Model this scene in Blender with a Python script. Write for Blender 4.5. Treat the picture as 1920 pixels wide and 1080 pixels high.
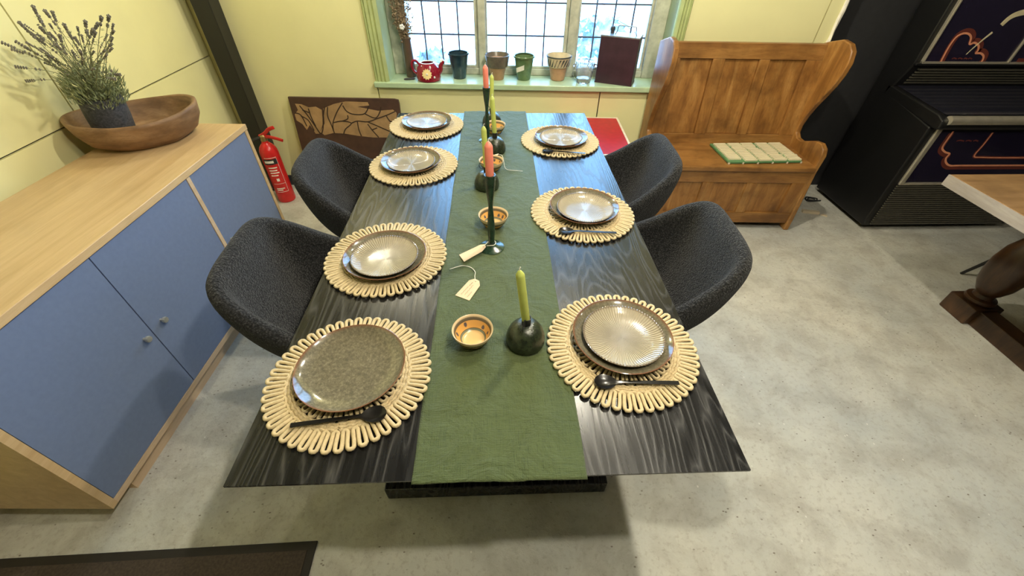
import bpy, math, random
from mathutils import Vector, Matrix, noise
R = math.radians
random.seed(7)
S = bpy.context.scene
COL = S.collection
for o in list(bpy.data.objects): bpy.data.objects.remove(o)

# ------------------------------------------------------------------ camera (solved from the table's corners and the upright edges)
FPX, PITCH, ROLL, YAW = 768.9, .737324, .018317, -.048816
CAM = Vector((.01286, -.33383, 1.54036))
_f = Vector((-math.sin(YAW)*math.cos(PITCH), math.cos(YAW)*math.cos(PITCH), -math.sin(PITCH)))
_r0 = Vector((math.cos(YAW), math.sin(YAW), 0)); _u0 = _r0.cross(_f)
_r = _r0*math.cos(ROLL) + _u0*math.sin(ROLL); _u = -_r0*math.sin(ROLL) + _u0*math.cos(ROLL)
cd = bpy.data.cameras.new('camera'); cam = bpy.data.objects.new('camera', cd); COL.objects.link(cam)
cd.sensor_width = 36; cd.lens = FPX/1920*36; cd.clip_start = .02
m3 = Matrix((_r, _u, -_f)).transposed()
cam.matrix_world = Matrix.Translation(CAM) @ m3.to_4x4()
S.camera = cam
def at(px, py, axis, val):                      # a photo pixel's point on the plane axis = val
    d = _f + _r*((px-960)/FPX) - _u*((py-540)/FPX); i = 'xyz'.index(axis)
    return CAM + d*((val-CAM[i])/d[i])
# ------------------------------------------------------------------ world, lamps, exposure
W = bpy.data.worlds.new('sky'); S.world = W; W.use_nodes = True
bg = W.node_tree.nodes['Background']; bg.inputs[0].default_value = (.30, .60, 1, 1); bg.inputs[1].default_value = 14.0
S.view_settings.view_transform = 'Standard'; S.view_settings.look = 'None'; S.view_settings.gamma = 1
S.view_settings.use_curve_mapping = False; S.view_settings.exposure = 0.12
WARM = (1, .925, .745)
def lamp(x, y, z, power, rad=.032, col=WARM):
    l = bpy.data.lights.new('lamp_or_fill', 'POINT'); l.energy = power; l.shadow_soft_size = rad; l.color = col
    o = bpy.data.objects.new('lamp_or_fill', l); COL.objects.link(o); o.location = (x, y, z); return o
lamp(.60, -.235, 2.38, 66)                       # a track over the table's settle side
lamp(.60, .24, 2.38, 48)
lamp(.60, 1.30, 2.38, 82)
lamp(.45, 1.95, 2.38, 12)
lamp(-.80, 2.30, 2.20, 25)                       # lamp by the corner post
lamp(3.0, .9, 2.4, 7)  # added fill light to brighten the right-hand floor and jukebox
pl = bpy.data.lights.new('window_portal', 'AREA'); pl.shape = 'RECTANGLE'; pl.size = 1.75; pl.size_y = 1.55; pl.cycles.is_portal = True
po = bpy.data.objects.new('window_portal', pl); COL.objects.link(po); po.location = (.2, 2.80, 1.5); po.rotation_euler = (R(-90), 0, R(-3))

# ------------------------------------------------------------------ helpers
class MB:
    def __init__(s): s.v = []; s.f = []
    def box(s, x0, x1, y0, y1, z0, z1, fn=None):
        b = len(s.v); q = [(x, y, z) for z in (z0, z1) for y in (y0, y1) for x in (x0, x1)]
        s.v += [fn(*p) for p in q] if fn else q
        s.f += [tuple(b+i for i in t) for t in ((0,2,3,1),(4,5,7,6),(0,1,5,4),(2,6,7,3),(0,4,6,2),(1,3,7,5))]; return s
    def grid(s, rows, closed_u=False, closed_v=False):
        b = len(s.v); nu = len(rows); nv = len(rows[0])
        for r in rows: s.v += [tuple(p) for p in r]
        for i in range(nu if closed_u else nu-1):
            for j in range(nv if closed_v else nv-1):
                i2 = (i+1) % nu; j2 = (j+1) % nv
                s.f.append((b+i*nv+j, b+i2*nv+j, b+i2*nv+j2, b+i*nv+j2))
        return s
    def lathe(s, prof, n=32, c=(0,0,0), mod=None, M=None, cap=True):
        rows = []
        for k, (r, z) in enumerate(prof):
            row = []
            for a in range(n):
                t = 2*math.pi*a/n; rr, zz = (mod(k, a, r, z) if mod else (r, z))
                p = Vector((rr*math.cos(t), rr*math.sin(t), zz))
                p = (M @ p) if M else p
                row.append((p.x+c[0], p.y+c[1], p.z+c[2]))
            rows.append(row)
        b = len(s.v); s.grid(rows, closed_v=True)
        if cap and prof[0][0] > 1e-6: s.f.append(tuple(b+i for i in range(n))[::-1])
        if cap and prof[-1][0] > 1e-6: s.f.append(tuple(b+(len(prof)-1)*n+i for i in range(n)))
        return s
    def tube(s, pts, r, n=8, closed=False, flat=1.0):
        pts = [Vector(p) for p in pts]; m = len(pts); rows = []; prev = None
        for i, p in enumerate(pts):
            if closed: t = pts[(i+1) % m]-pts[i-1]
            else: t = pts[min(i+1, m-1)]-pts[max(i-1, 0)]
            t.normalize()
            if prev is None:
                a = Vector((0,0,1)) if abs(t.z) < .9 else Vector((1,0,0))
                x = t.cross(a).normalized()
            else: x = (prev-t*prev.dot(t)).normalized()
            y = t.cross(x); prev = x; rr = r[i] if isinstance(r, (list, tuple)) else r
            rows.append([p+x*rr*math.cos(2*math.pi*k/n)+y*rr*flat*math.sin(2*math.pi*k/n) for k in range(n)])
        b = len(s.v); s.grid(rows, closed_u=closed, closed_v=True)
        if not closed:
            s.f.append(tuple(b+i for i in range(n))[::-1]); s.f.append(tuple(b+(m-1)*n+i for i in range(n)))
        return s
    def prism(s, poly, fn, d0, d1):              # fn(a, b, d) -> point
        b = len(s.v); n = len(poly)
        s.v += [fn(p[0], p[1], d0) for p in poly] + [fn(p[0], p[1], d1) for p in poly]
        s.f += [tuple(b+i for i in range(n))[::-1], tuple(b+n+i for i in range(n))]
        s.f += [(b+i, b+(i+1) % n, b+n+(i+1) % n, b+n+i) for i in range(n)]; return s
    def ball(s, c, r, n=8, m=5, sc=(1,1,1)):
        prof = [(max(r*math.sin(math.pi*i/m), 0), -r*math.cos(math.pi*i/m)) for i in range(m+1)]
        prof[0] = (1e-7, -r); prof[-1] = (1e-7, r)
        return s.lathe(prof, n, c, M=Matrix.Diagonal(Vector(sc)))
    def mesh(s, name, ang=35):
        me = bpy.data.meshes.new(name); me.from_pydata([tuple(v) for v in s.v], [], s.f); me.update()
        import bmesh
        bm = bmesh.new(); bm.from_mesh(me); bmesh.ops.recalc_face_normals(bm, faces=bm.faces); bm.to_mesh(me); bm.free()
        if ang:
            me.polygons.foreach_set('use_smooth', [True]*len(me.polygons)); me.set_sharp_from_angle(angle=R(ang))
        return me
    def build(s, name, mat, parent=None, ang=35, bev=0, loc=None, rot=None):
        return obj(name, s.mesh(name, ang), mat, parent, bev, loc, rot)
def obj(name, me, mat, parent=None, bev=0, loc=None, rot=None):
    o = bpy.data.objects.new(name, me); COL.objects.link(o)
    if mat and not me.materials: me.materials.append(mat)
    o.parent = parent
    if loc: o.location = loc
    if rot: o.rotation_euler = rot
    if bev:
        b = o.modifiers.new('bevel', 'BEVEL'); b.width = bev; b.segments = 2; b.limit_method = 'ANGLE'; b.angle_limit = R(40)
    return o
def tag(o, label, cat, group=None):
    o['label'] = label; o['category'] = cat
    if group: o['group'] = group
    return o
def struct(o, label=None):
    o['kind'] = 'structure'
    if label: o['label'] = label
    return o
def thing(name, label, cat, loc=(0,0,0), rz=0, group=None):
    o = bpy.data.objects.new(name, None); COL.objects.link(o); o.empty_display_size = .05
    o.location = loc; o.rotation_euler = (0, 0, rz); return tag(o, label, cat, group)
def dup(root, loc, rz, label=None, group=None):
    def cp(o, par):
        c = o.copy(); COL.objects.link(c); c.parent = par
        for ch in list(o.children): cp(ch, c)
        return c
    c = cp(root, None); c.location = loc; c.rotation_euler = (0, 0, rz)
    if label: c['label'] = label
    if group: c['group'] = group
    return c
def arc(c, r, a0, a1, n, fn): return [fn(c[0]+r*math.cos(a0+(a1-a0)*i/n), c[1]+r*math.sin(a0+(a1-a0)*i/n)) for i in range(n+1)]
def spline(pts, k=6, closed=False):              # Catmull-Rom
    pts = [Vector(p) for p in pts]; n = len(pts); out = []
    for i in range(n if closed else n-1):
        g = (lambda j: pts[j % n]) if closed else (lambda j: pts[max(0, min(n-1, j))])
        a, b, c, d = g(i-1), g(i), g(i+1), g(i+2)
        for q in range(k):
            t = q/k
            out.append(.5*((2*b)+(c-a)*t+(2*a-5*b+4*c-d)*t*t+(3*b-a-3*c+d)*t**3))
    if not closed: out.append(pts[-1])
    return out

# ------------------------------------------------------------------ materials
class NT:
    def __init__(s, name):
        s.m = bpy.data.materials.new(name); s.m.use_nodes = True; s.t = s.m.node_tree; s.b = s.t.nodes['Principled BSDF']; s.c = None
    def n(s, typ, **kw):
        o = s.t.nodes.new(typ)
        for k, v in kw.items():
            if k.startswith('_'): setattr(o, k[1:], v)
            else:
                key = int(k[1:]) if k[0] == 'i' and k[1:].isdigit() else k.replace('__', ' ')
                if hasattr(v, 'is_output'): s.t.links.new(v, o.inputs[key])
                else: o.inputs[key].default_value = v
        return o
    def co(s, scale=(1,1,1), rot=(0,0,0)):
        if not s.c: s.c = s.n('ShaderNodeTexCoord')
        mp = s.n('ShaderNodeMapping', Vector=s.c.outputs['Object']); mp.inputs['Scale'].default_value = scale; mp.inputs['Rotation'].default_value = rot
        return mp.outputs[0]
    def noise(s, scale, sc=(1,1,1), detail=4, rough=.55, dist=0, rot=(0,0,0)):
        return s.n('ShaderNodeTexNoise', Vector=s.co(sc, rot), Scale=scale, Detail=detail, Roughness=rough, Distortion=dist).outputs['Fac']
    def ramp(s, fac, stops):
        r = s.n('ShaderNodeValToRGB', Fac=fac); e = r.color_ramp.elements
        while len(e) < len(stops): e.new(.5)
        for x, (p, c) in zip(e, stops): x.position = p; x.color = tuple(c)+(1,) if len(c) == 3 else c
        return r.outputs[0]
    def mix(s, fac, a, b, mode='MIX'):
        x = s.n('ShaderNodeMix', _data_type='RGBA', _blend_type=mode)
        for k, v in ((0, fac), (6, a), (7, b)):
            if hasattr(v, 'is_output'): s.t.links.new(v, x.inputs[k])
            else: x.inputs[k].default_value = v if k == 0 else (tuple(v)+(1,) if len(v) == 3 else v)
        return x.outputs[2]
    def math(s, op, a, b=0):
        x = s.n('ShaderNodeMath', _operation=op)
        for k, v in ((0, a), (1, b)):
            if hasattr(v, 'is_output'): s.t.links.new(v, x.inputs[k])
            else: x.inputs[k].default_value = v
        return x.outputs[0]
    def set(s, **kw):
        for k, v in kw.items():
            k = k.replace('__', ' ')
            if hasattr(v, 'is_output'): s.t.links.new(v, s.b.inputs[k])
            else: s.b.inputs[k].default_value = (tuple(v)+(1,) if isinstance(v, tuple) and len(v) == 3 and 'Radius' not in k else v)
        return s
    def bump(s, h, strength=.3, dist=.002):
        b = s.n('ShaderNodeBump', Height=h, Strength=strength, Distance=dist); s.t.links.new(b.outputs[0], s.b.inputs['Normal']); return s
def lin(r, g, b): return tuple(((c/255)/12.92 if c <= 10 else ((c/255+.055)/1.055)**2.4) for c in (r, g, b))
def plain(name, col, rough=.5, metal=0, var=.12, scale=30, bump=0, **kw):
    m = NT(name); n = m.noise(scale)
    m.set(Base__Color=m.ramp(n, [(.3, tuple(c*(1-var) for c in col)), (.7, tuple(min(1, c*(1+var)) for c in col))]), Roughness=rough, Metallic=metal, **kw)
    if bump: m.bump(n, bump, .002)
    return m.m
def wood(name, c1, c2, c3, stretch=(14, 1, 14), scale=3, rough=.5, bump=.15, blot=.5, **kw):
    m = NT(name)
    g = m.noise(scale, stretch, 8, .62, .6); f = m.noise(scale*9, stretch, 3, .6); b = m.noise(5, (1,1,1), 4, .6)
    c = m.ramp(g, [(.28, c1), (.5, c2), (.72, c3)])
    c = m.mix(m.math('MULTIPLY', m.ramp(f, [(.5, (0,0,0)), (.68, (1,1,1))]), .35), c, c1)
    c = m.mix(m.math('MULTIPLY', m.ramp(b, [(.45, (0,0,0)), (.7, (1,1,1))]), blot), c, tuple(x*.55 for x in c1))
    m.set(Base__Color=c, Roughness=rough, **kw); m.bump(g, bump, .002); return m.m

def mat_floor():
    m = NT('floor_concrete')
    a = m.noise(1.3, detail=6, rough=.6); b = m.noise(7, detail=8, rough=.65, dist=.4); c = m.noise(55, detail=5, rough=.7)
    col = m.ramp(a, [(.3, (.43, .445, .42)), (.5, (.56, .555, .495)), (.7, (.66, .635, .55))])
    col = m.mix(m.math('MULTIPLY', m.ramp(b, [(.36, (1,1,1)), (.56, (0,0,0))]), .46), col, (.30, .27, .22))
    col = m.mix(m.math('MULTIPLY', m.ramp(c, [(.52, (0,0,0)), (.66, (1,1,1))]), .32), col, (.25, .20, .15))
    vo = m.n('ShaderNodeTexVoronoi', Vector=m.co((1,1.6,1)), Scale=26); vo.inputs['Randomness'].default_value = 1
    sp = m.ramp(vo.outputs['Distance'], [(.07, (1,1,1)), (.13, (0,0,0))])
    sel = m.ramp(m.noise(4, detail=3), [(.42, (0,0,0)), (.55, (1,1,1))])
    col = m.mix(m.math('MULTIPLY', m.math('MULTIPLY', sp, sel), .75), col, (.12, .085, .055))
    v2 = m.n('ShaderNodeTexVoronoi', Vector=m.co((1.3,1,1), (0,0,.6)), Scale=13)
    col = m.mix(m.math('MULTIPLY', m.ramp(v2.outputs['Distance'], [(.035, (1,1,1)), (.06, (0,0,0))]), .7), col, (.78, .76, .70))
    m.set(Base__Color=col, Roughness=m.ramp(b, [(.3, (.55,)*3), (.7, (.75,)*3)]), Specular__IOR__Level=.35)
    m.bump(m.math('ADD', b, m.math('MULTIPLY', c, .4)), .8, .008); return m.m
def mat_wall(name, col):
    m = NT(name); a = m.noise(2.0, detail=5); b = m.noise(120, detail=2)
    m.set(Base__Color=m.ramp(a, [(.3, tuple(c*.93 for c in col)), (.7, tuple(min(1, c*1.04) for c in col))]), Roughness=.6, Specular__IOR__Level=.3); m.bump(b, .12, .001); return m.m
def mat_blackoak():
    m = NT('black_oak')
    w0 = m.noise(1.25, (2.4, .30, 1), 4, .45, .3)
    ring = m.math('PINGPONG', m.math('MULTIPLY', w0, 92), 1)
    f = m.noise(75, (1, .045, 1), 5, .7, .25)
    h = m.math('ADD', m.math('MULTIPLY', m.math('POWER', ring, 2.5), .34), m.math('MULTIPLY', f, .90))
    m.set(Base__Color=m.ramp(h, [(.35, (.0025, .0026, .003)), (.62, (.009, .009, .0095)), (.92, (.05, .048, .045))]), Roughness=m.ramp(h, [(.3, (.21,)*3), (.9, (.38,)*3)]), Specular__IOR__Level=.52)
    m.bump(h, .30, .0018); return m.m
def mat_fabric():
    m = NT('boucle_grey'); a = m.noise(210, detail=3, rough=.7); v = m.n('ShaderNodeTexVoronoi', Vector=m.co(), Scale=190).outputs['Distance']
    h = m.math('SUBTRACT', a, m.math('MULTIPLY', v, .5))
    m.set(Base__Color=m.ramp(h, [(.12, (.007, .007, .0074)), (.34, (.026, .026, .0265)), (.55, (.070, .069, .067))]), Roughness=.95, Sheen__Weight=.12, Sheen__Roughness=.5, Specular__IOR__Level=.15)
    m.bump(h, 1.0, .006); return m.m
def mat_linen():
    m = NT('green_linen'); a = m.noise(3.2, detail=5); wx = m.noise(800, (1, .03, 1), 2); wy = m.noise(800, (.03, 1, 1), 2); cr = m.noise(9, (1,1,1), 7, .65, 1.2)
    h = m.math('ADD', wx, wy)
    c = m.ramp(h, [(.7, (.040, .060, .017)), (1.3, (.082, .108, .032))])
    c = m.mix(m.math('MULTIPLY', m.ramp(a, [(.35, (0,0,0)), (.65, (1,1,1))]), .5), c, (.060, .088, .026))
    m.set(Base__Color=c, Roughness=.66, Sheen__Weight=.08, Specular__IOR__Level=.4)
    m.bump(m.math('ADD', m.math('MULTIPLY', h, .15), m.math('MULTIPLY', cr, 1.2)), 1.0, .014); return m.m
def mat_plate():
    m = NT('stoneware_olive'); a = m.noise(140, detail=4, rough=.75); b = m.noise(6)
    c = m.ramp(a, [(.36, (.095, .085, .056)), (.52, (.14, .122, .078)), (.66, (.20, .172, .112))])
    sx = m.n('ShaderNodeSeparateXYZ', Vector=m.co()); rad = m.math('SQRT', m.math('ADD', m.math('MULTIPLY', sx.outputs[0], sx.outputs[0]), m.math('MULTIPLY', sx.outputs[1], sx.outputs[1])))
    c = m.mix(m.ramp(rad, [(.1165, (0,0,0)), (.1195, (1,1,1))]), c, (.20, .075, .035))
    m.set(Base__Color=c, Roughness=.11, Specular__IOR__Level=.6); return m.m
def mat_sideplate():
    m = NT('ribbed_beige_glaze'); a = m.noise(90, detail=4, rough=.7)
    sx = m.n('ShaderNodeSeparateXYZ', Vector=m.co()); rad = m.math('SQRT', m.math('ADD', m.math('MULTIPLY', sx.outputs[0], sx.outputs[0]), m.math('MULTIPLY', sx.outputs[1], sx.outputs[1])))
    c = m.ramp(rad, [(.0, (.30, .275, .24)), (.45, (.36, .32, .245)), (.94, (.38, .33, .235)), (.985, (.17, .13, .09))])
    c.node.inputs[0].default_value = 0; m.t.links.new(m.math('MULTIPLY', rad, 10.2), c.node.inputs[0])
    m.set(Base__Color=c, Roughness=.17, Specular__IOR__Level=.65, Coat__Weight=.5, Coat__Roughness=.08); return m.m
def mat_painted_bowl():
    m = NT('painted_terracotta_bowl'); sx = m.n('ShaderNodeSeparateXYZ', Vector=m.co())
    rad = m.math('MULTIPLY', m.math('SQRT', m.math('ADD', m.math('MULTIPLY', sx.outputs[0], sx.outputs[0]), m.math('MULTIPLY', sx.outputs[1], sx.outputs[1]))), 20)
    cream, dark, org = (.62, .42, .18), (.06, .045, .03), (.62, .33, .09)
    c = m.ramp(rad, [(0, cream), (.545, cream), (.56, (.13, .14, .09)), (.60, (.20, .21, .14)), (.625, dark), (.645, org), (.83, org), (.845, (.10, .08, .05)), (.90, (.14, .11, .07)), (.93, (.60, .45, .26)), (1, (.60, .45, .26))]); c.node.color_ramp.interpolation = 'LINEAR'
    v = m.n('ShaderNodeTexVoronoi', Vector=m.co((1,1,.4)), Scale=62); v.inputs['Randomness'].default_value = .8
    band = m.math('MULTIPLY', m.math('GREATER_THAN', rad, .66), m.math('LESS_THAN', rad, .82))
    c = m.mix(m.math('MULTIPLY', band, m.ramp(v.outputs['Distance'], [(.26, (1,1,1)), (.34, (0,0,0))])), c, (.09, .075, .08))
    m.set(Base__Color=c, Roughness=.25, Specular__IOR__Level=.5); return m.m
def mat_glaze(name, c1, c2, scale=40, rough=.15, bump=.25):
    m = NT(name); a = m.noise(scale, detail=6, rough=.7)
    m.set(Base__Color=m.ramp(a, [(.35, c1), (.65, c2)]), Roughness=rough, Specular__IOR__Level=.6); m.bump(a, bump, .002); return m.m
def mat_pane():
    m = NT('dusty_window_glass'); t = m.t; t.nodes.remove(m.b); out = t.nodes['Material Output']
    tr = m.n('ShaderNodeBsdfTransparent', Color=(.97, .985, 1, 1)); gl = m.n('ShaderNodeBsdfGlossy', Roughness=.05); df = m.n('ShaderNodeBsdfTranslucent', Color=(.80, .84, .9, 1))
    d = m.ramp(m.noise(9, detail=7, rough=.7), [(.45, (.05,)*3), (.75, (.5,)*3)])
    fr = m.n('ShaderNodeFresnel', IOR=1.3)
    a = m.n('ShaderNodeMixShader', Fac=d, i1=tr.outputs[0], i2=df.outputs[0]); b = m.n('ShaderNodeMixShader', Fac=fr.outputs[0], i1=a.outputs[0], i2=gl.outputs[0])
    t.links.new(b.outputs[0], out.inputs[0]); return m.m
K = dict(
 floor=mat_floor(), wall=mat_wall('pale_yellow_paint', (.76, .725, .385)), ceil=mat_wall('ceiling_paint', (.14, .13, .11)), seam=plain('dark_joint', (.03, .03, .025), .9),
 blackwall=plain('black_wall_paint', (.018, .018, .02), .8), shop=mat_wall('shop_wall_paint', (.07, .065, .055)),
 oakblack=mat_blackoak(), blackmetal=plain('black_metal', (.01, .01, .011), .38), fabric=mat_fabric(), linen=mat_linen(),
 cabtop=wood('oak_veneer', (.47, .31, .145), (.56, .385, .195), (.64, .46, .25), (12, .8, 12), 2.2, .42, .05, .12),
 cabedge=wood('oak_edge', (.50, .35, .20), (.60, .43, .27), (.66, .50, .33), (12, 1, 12), 2.5, .5, .04, .1),
 blue=plain('blue_laminate', (.150, .195, .315), .42, 0, .05, 60, .03), knob=plain('pewter', (.42, .42, .38), .35, .6),
 rope=plain('cream_cotton_rope', (.54, .43, .245), .85, 0, .1, 160, .5), braid=plain('cream_cotton_braid', (.50, .39, .215), .85, 0, .22, 240, .9),
 plate=mat_plate(), side=mat_sideplate(), spoon=plain('black_cutlery', (.012, .011, .010), .22, .3), bowl=mat_painted_bowl(),
 dome=mat_glaze('dark_green_glass', (.008, .012, .006), (.032, .042, .020), 70, .26, .6), stem=mat_glaze('bottle_green_glass', (.006, .022, .012), (.018, .045, .024), 60, .18, .3),
 gcandle=plain('lime_wax', (.50, .56, .13), .5, 0, .06, 40, 0, Subsurface__Weight=.25, Subsurface__Radius=(.01, .01, .004)), pcandle=plain('pink_wax', (.82, .24, .17), .5, 0, .06, 40, 0, Subsurface__Weight=.25, Subsurface__Radius=(.01, .006, .004)),
 wick=plain('wick', (.75, .70, .58), .9), tagcard=plain('manila_card', (.66, .49, .31), .8, 0, .06, 60), ink=plain('brown_ink', (.30, .20, .12), .8), string=plain('white_string', (.75, .70, .60), .9),
 settle=wood('waxed_pine', (.17, .068, .016), (.34, .155, .038), (.47, .25, .075), (7, 7, 1), 2.6, .38, .12, .75), settleh=wood('waxed_pine_rail', (.17, .07, .018), (.31, .145, .038), (.42, .215, .062), (1, 7, 7), 2.6, .38, .12, .6),
 tile=plain('cream_tile', (.78, .70, .48), .5, 0, .04), greenboard=plain('green_painted_board', (.10, .24, .10), .5),
 jblack=plain('jukebox_black', (.005, .005, .0055), .45), jgrille=plain('jukebox_grille', (.07, .065, .05), .35), chrome=plain('worn_chrome', (.68, .62, .50), .38, .75, .1, 20, .05), jpanel=plain('dark_purple_glass', (.013, .010, .026), .1), jshelf=plain('smoked_glass', (.02, .02, .03), .07),
 neon=plain('salmon_print', (.72, .30, .17), .3), halo=plain('maroon_print', (.13, .030, .022), .3), cprint=plain('cream_print', (.62, .54, .34), .3),
 t2=wood('old_oak_top', (.20, .11, .045), (.285, .165, .07), (.35, .21, .10), (1, 9, 9), 2, .5, .1, .5), t2e=wood('grey_oak_edge', (.26, .22, .18), (.34, .29, .24), (.42, .37, .31), (9, 1, 9), 2, .6, .1, .3), t2leg=wood('dark_turned_oak', (.025, .012, .006), (.06, .028, .012), (.10, .05, .022), (6, 6, 1), 3, .3, .1, .4),
 sill=plain('sage_gloss_paint', (.42, .56, .36), .28, 0, .08, 12, .05), arch=plain('green_architrave_paint', (.40, .46, .20), .4, 0, .1, 14, .05), frame=plain('weathered_frame_paint', (.42, .43, .33), .6, 0, .25, 18, .2), lead=plain('lead_came', (.07, .08, .12), .5, .3), pane=mat_pane(), plaster=plain('crumbling_plaster', (.78, .74, .64), .9, 0, .15, 25, .6),
 red=plain('red_fire_enamel', (.55, .018, .018), .25), redtop=plain('crimson_top', (.42, .006, .02), .4), cream=plain('cream_edge', (.70, .63, .50), .5), white=plain('white_print', (.8, .76, .68), .5), rubber=plain('black_rubber', (.015, .015, .015), .6), brass=plain('brass', (.45, .33, .15), .35, .9), horn=plain('grey_horn', (.12, .12, .105), .5),
 brown=plain('dark_brown_panel', (.062, .030, .020), .45, 0, .2, 18, .1), tan=plain('tan_panel_inlay', (.33, .205, .095), .5, 0, .22, 14, .1), bline=plain('burnt_line', (.035, .018, .010), .6),
 bowlwood=wood('carved_bowl_wood', (.13, .068, .030), (.25, .14, .065), (.38, .24, .13), (1.5, 1.5, 6), 4, .6, .5, .55), pot=mat_glaze('charcoal_stoneware', (.022, .024, .030), (.085, .09, .105), 130, .7, .6), soil=plain('soil', (.03, .022, .015), .95),
 leaf=plain('lavender_leaf', (.27, .31, .16), .7, 0, .3, 60), lstem=plain('lavender_stem', (.22, .23, .125), .7), lflower=plain('dried_lavender_head', (.19, .175, .145), .9, 0, .3, 90),
 teapot=plain('maroon_glaze', (.24, .012, .026), .15), petal=plain('cream_flower', (.78, .62, .28), .4), whiteglaze=plain('white_glaze', (.75, .76, .76), .2), dkblue=mat_glaze('navy_glaze', (.012, .03, .045), (.025, .055, .075), 20, .15, .05), terra=plain('terracotta', (.44, .25, .14), .7, 0, .15, 25), terrad=mat_glaze('smoky_brown_glaze', (.08, .07, .055), (.17, .14, .10), 25, .3, .1), gpot=mat_glaze('sage_green_glaze', (.08, .14, .055), (.13, .20, .085), 25, .25, .05), collar=plain('cream_slip', (.55, .46, .29), .5), dpaint=plain('dark_brush_stroke', (.05, .055, .05), .5),
 tin=plain('aubergine_tin', (.045, .020, .030), .45, .2, .25, 16, .1), tintop=plain('dull_steel', (.30, .33, .35), .38, .8), vase=plain('brown_vase', (.085, .055, .035), .35), dry=plain('dried_grass', (.24, .175, .105), .9, 0, .35, 80), mat=plain('dark_doormat', (.055, .040, .028), .9, 0, .3, 120, .6), matedge=plain('doormat_rubber_edge', (.020, .016, .012), .7), pale=plain('pale_offcut', (.55, .46, .32), .8), dark=plain('dark_grey', (.03, .03, .035), .6),
 ground=plain('outdoor_paving', (.55, .55, .56), .9, 0, .15, 2), bush=plain('outdoor_leaf', (.035, .075, .06), .7, 0, .3, 3))
gm = NT('cut_glass'); gm.set(Base__Color=(.93, .97, 1), Roughness=.04, IOR=1.5, Transmission__Weight=.92); K['glass'] = gm.m

# ------------------------------------------------------------------ room shell
XL, XR, YF, ZC = -1.75, 4.6, -3.4, 2.75
struct(MB().box(XL-.1, XR+.1, YF-.1, 2.75, -.05, 0).build('floor', K['floor'], ang=0), 'worn grey beige concrete floor with specks')
struct(MB().box(XL-.1, XR+.1, YF-.1, 2.85, ZC, ZC+.08).build('ceiling', K['ceil'], ang=0))
struct(MB().box(XR, XR+.1, YF, 2.7, 0, ZC).build('wall_right', K['shop'], ang=0))
struct(MB().box(XL, XR, YF-.1, YF, 0, ZC).build('wall_front', K['shop'], ang=0))
wl = struct(MB().box(XL-.12, XL-.012, YF, 2.75, 0, ZC).build('wall_left', K['seam'], ang=0), 'pale yellow boarded wall with dark joints beside blue cabinet')
g = .0035
for (y0, y1, z0, z1) in ((YF, 1.503, .872, ZC), (1.503, 2.7, .872, ZC), (YF, 2.7, 0, .872)):
    MB().box(XL-.013, XL, y0+g, y1-g, z0+g, z1-g).build('wall_panel', K['wall'], wl, 0)
WA, WO = R(-3), (0, 2.495, 0)                    # the window wall: local u along it, w behind its face
def WP(u, w, z): return Vector((u*math.cos(WA)-w*math.sin(WA), 2.495+u*math.sin(WA)+w*math.cos(WA), z))
WZ = 2.26                                        # window head
wb = MB()
for a in ((-1.86, -.66, .02, .30, 0, ZC), (1.075, 2.02, .02, .30, 0, ZC), (-.66, 1.075, .02, .30, 0, .70), (-.66, 1.075, .02, .30, WZ, ZC)): wb.box(*a)
wbk = struct(wb.build('wall_back', K['seam'], ang=0, loc=WO, rot=(0, 0, WA)), 'pale yellow boarded wall around the leaded window')
for (u0, u1, z0, z1) in ((-1.86, -.743, .075, ZC), (-.743, .698, .0, .705), (.698, 1.92, 0, .705), (1.08, 1.92, .705, ZC), (1.92, 2.01, 0, ZC), (-.743, 1.08, WZ+.05, ZC), (-.743, -.655, .705, WZ+.05)):
    MB().box(u0+g, u1-g, 0, .021, z0+(g if z0 > .1 else 0), z1-(g if z1 < 2 else 0)).build('wall_panel', K['wall'], wbk, 0)
struct(MB().box(-1.84, -.55, -.012, .02, 0, .075).build('baseboard_back', K['dark'], ang=0, loc=WO, rot=(0, 0, WA)))
pb = MB(); rows = []
for i in range(60):
    z = ZC*i/59; rows.append([(2.005+.012*noise.noise((0, z*14, 3))+.011*math.cos(a)*(1+.6*noise.noise((a, z*25, 0))), .006+.022*math.sin(a)*(1+.7*noise.noise((a*2, z*30, 5))), z) for a in [2*math.pi*k/10 for k in range(10)]])
struct(pb.grid(rows, closed_v=True).build('trim_1', K['plaster'], loc=WO, rot=(0, 0, WA)), 'crumbling white plaster edge of the yellow wall')
struct(MB().box(2.0, XR, 2.52, 2.62, 0, ZC).build('wall_back_black', K['blackwall'], ang=0), 'black painted wall behind the jukebox')
MBp = MB().box(-1.66, -1.56, 2.47, 2.60, 0, ZC).build('trim_2', K['blackmetal'], ang=0, bev=.004); struct(MBp, 'black square steel post in the corner')

# window: reveal, sill, architrave, frame, lights
win = struct(MB().box(-.672, -.655, 0, .21, .745, WZ).box(1.075, 1.095, 0, .21, .745, WZ).box(-.672, 1.095, 0, .21, WZ, WZ+.02).build('window_1', K['sill'], ang=0, loc=WO, rot=(0, 0, WA)), 'three light leaded window with sage green reveal')
MB().box(-.752, 1.15, -.035, .215, .712, .745).build('window_sill', K['sill'], win, bev=.005)
for s_, (u0, u1) in ((1, (-.743, -.655)), (-1, (1.08, 1.145))):
    b = MB(); wd = u1-u0
    prof = [(0, 0), (0, -.012), (.08, -.020), (.16, -.012), (.24, -.022), (.40, -.016), (.52, -.024), (.66, -.016), (.80, -.026), (.90, -.018), (1, -.010), (1, 0)]
    if s_ < 0: prof = [(1-p, q) for p, q in prof][::-1]
    b.prism([(u0+p*wd, q) for p, q in prof], lambda a, c, d: (a, c, d), .745, WZ+.08); b.build('architrave', K['arch'], win, 20)
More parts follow.
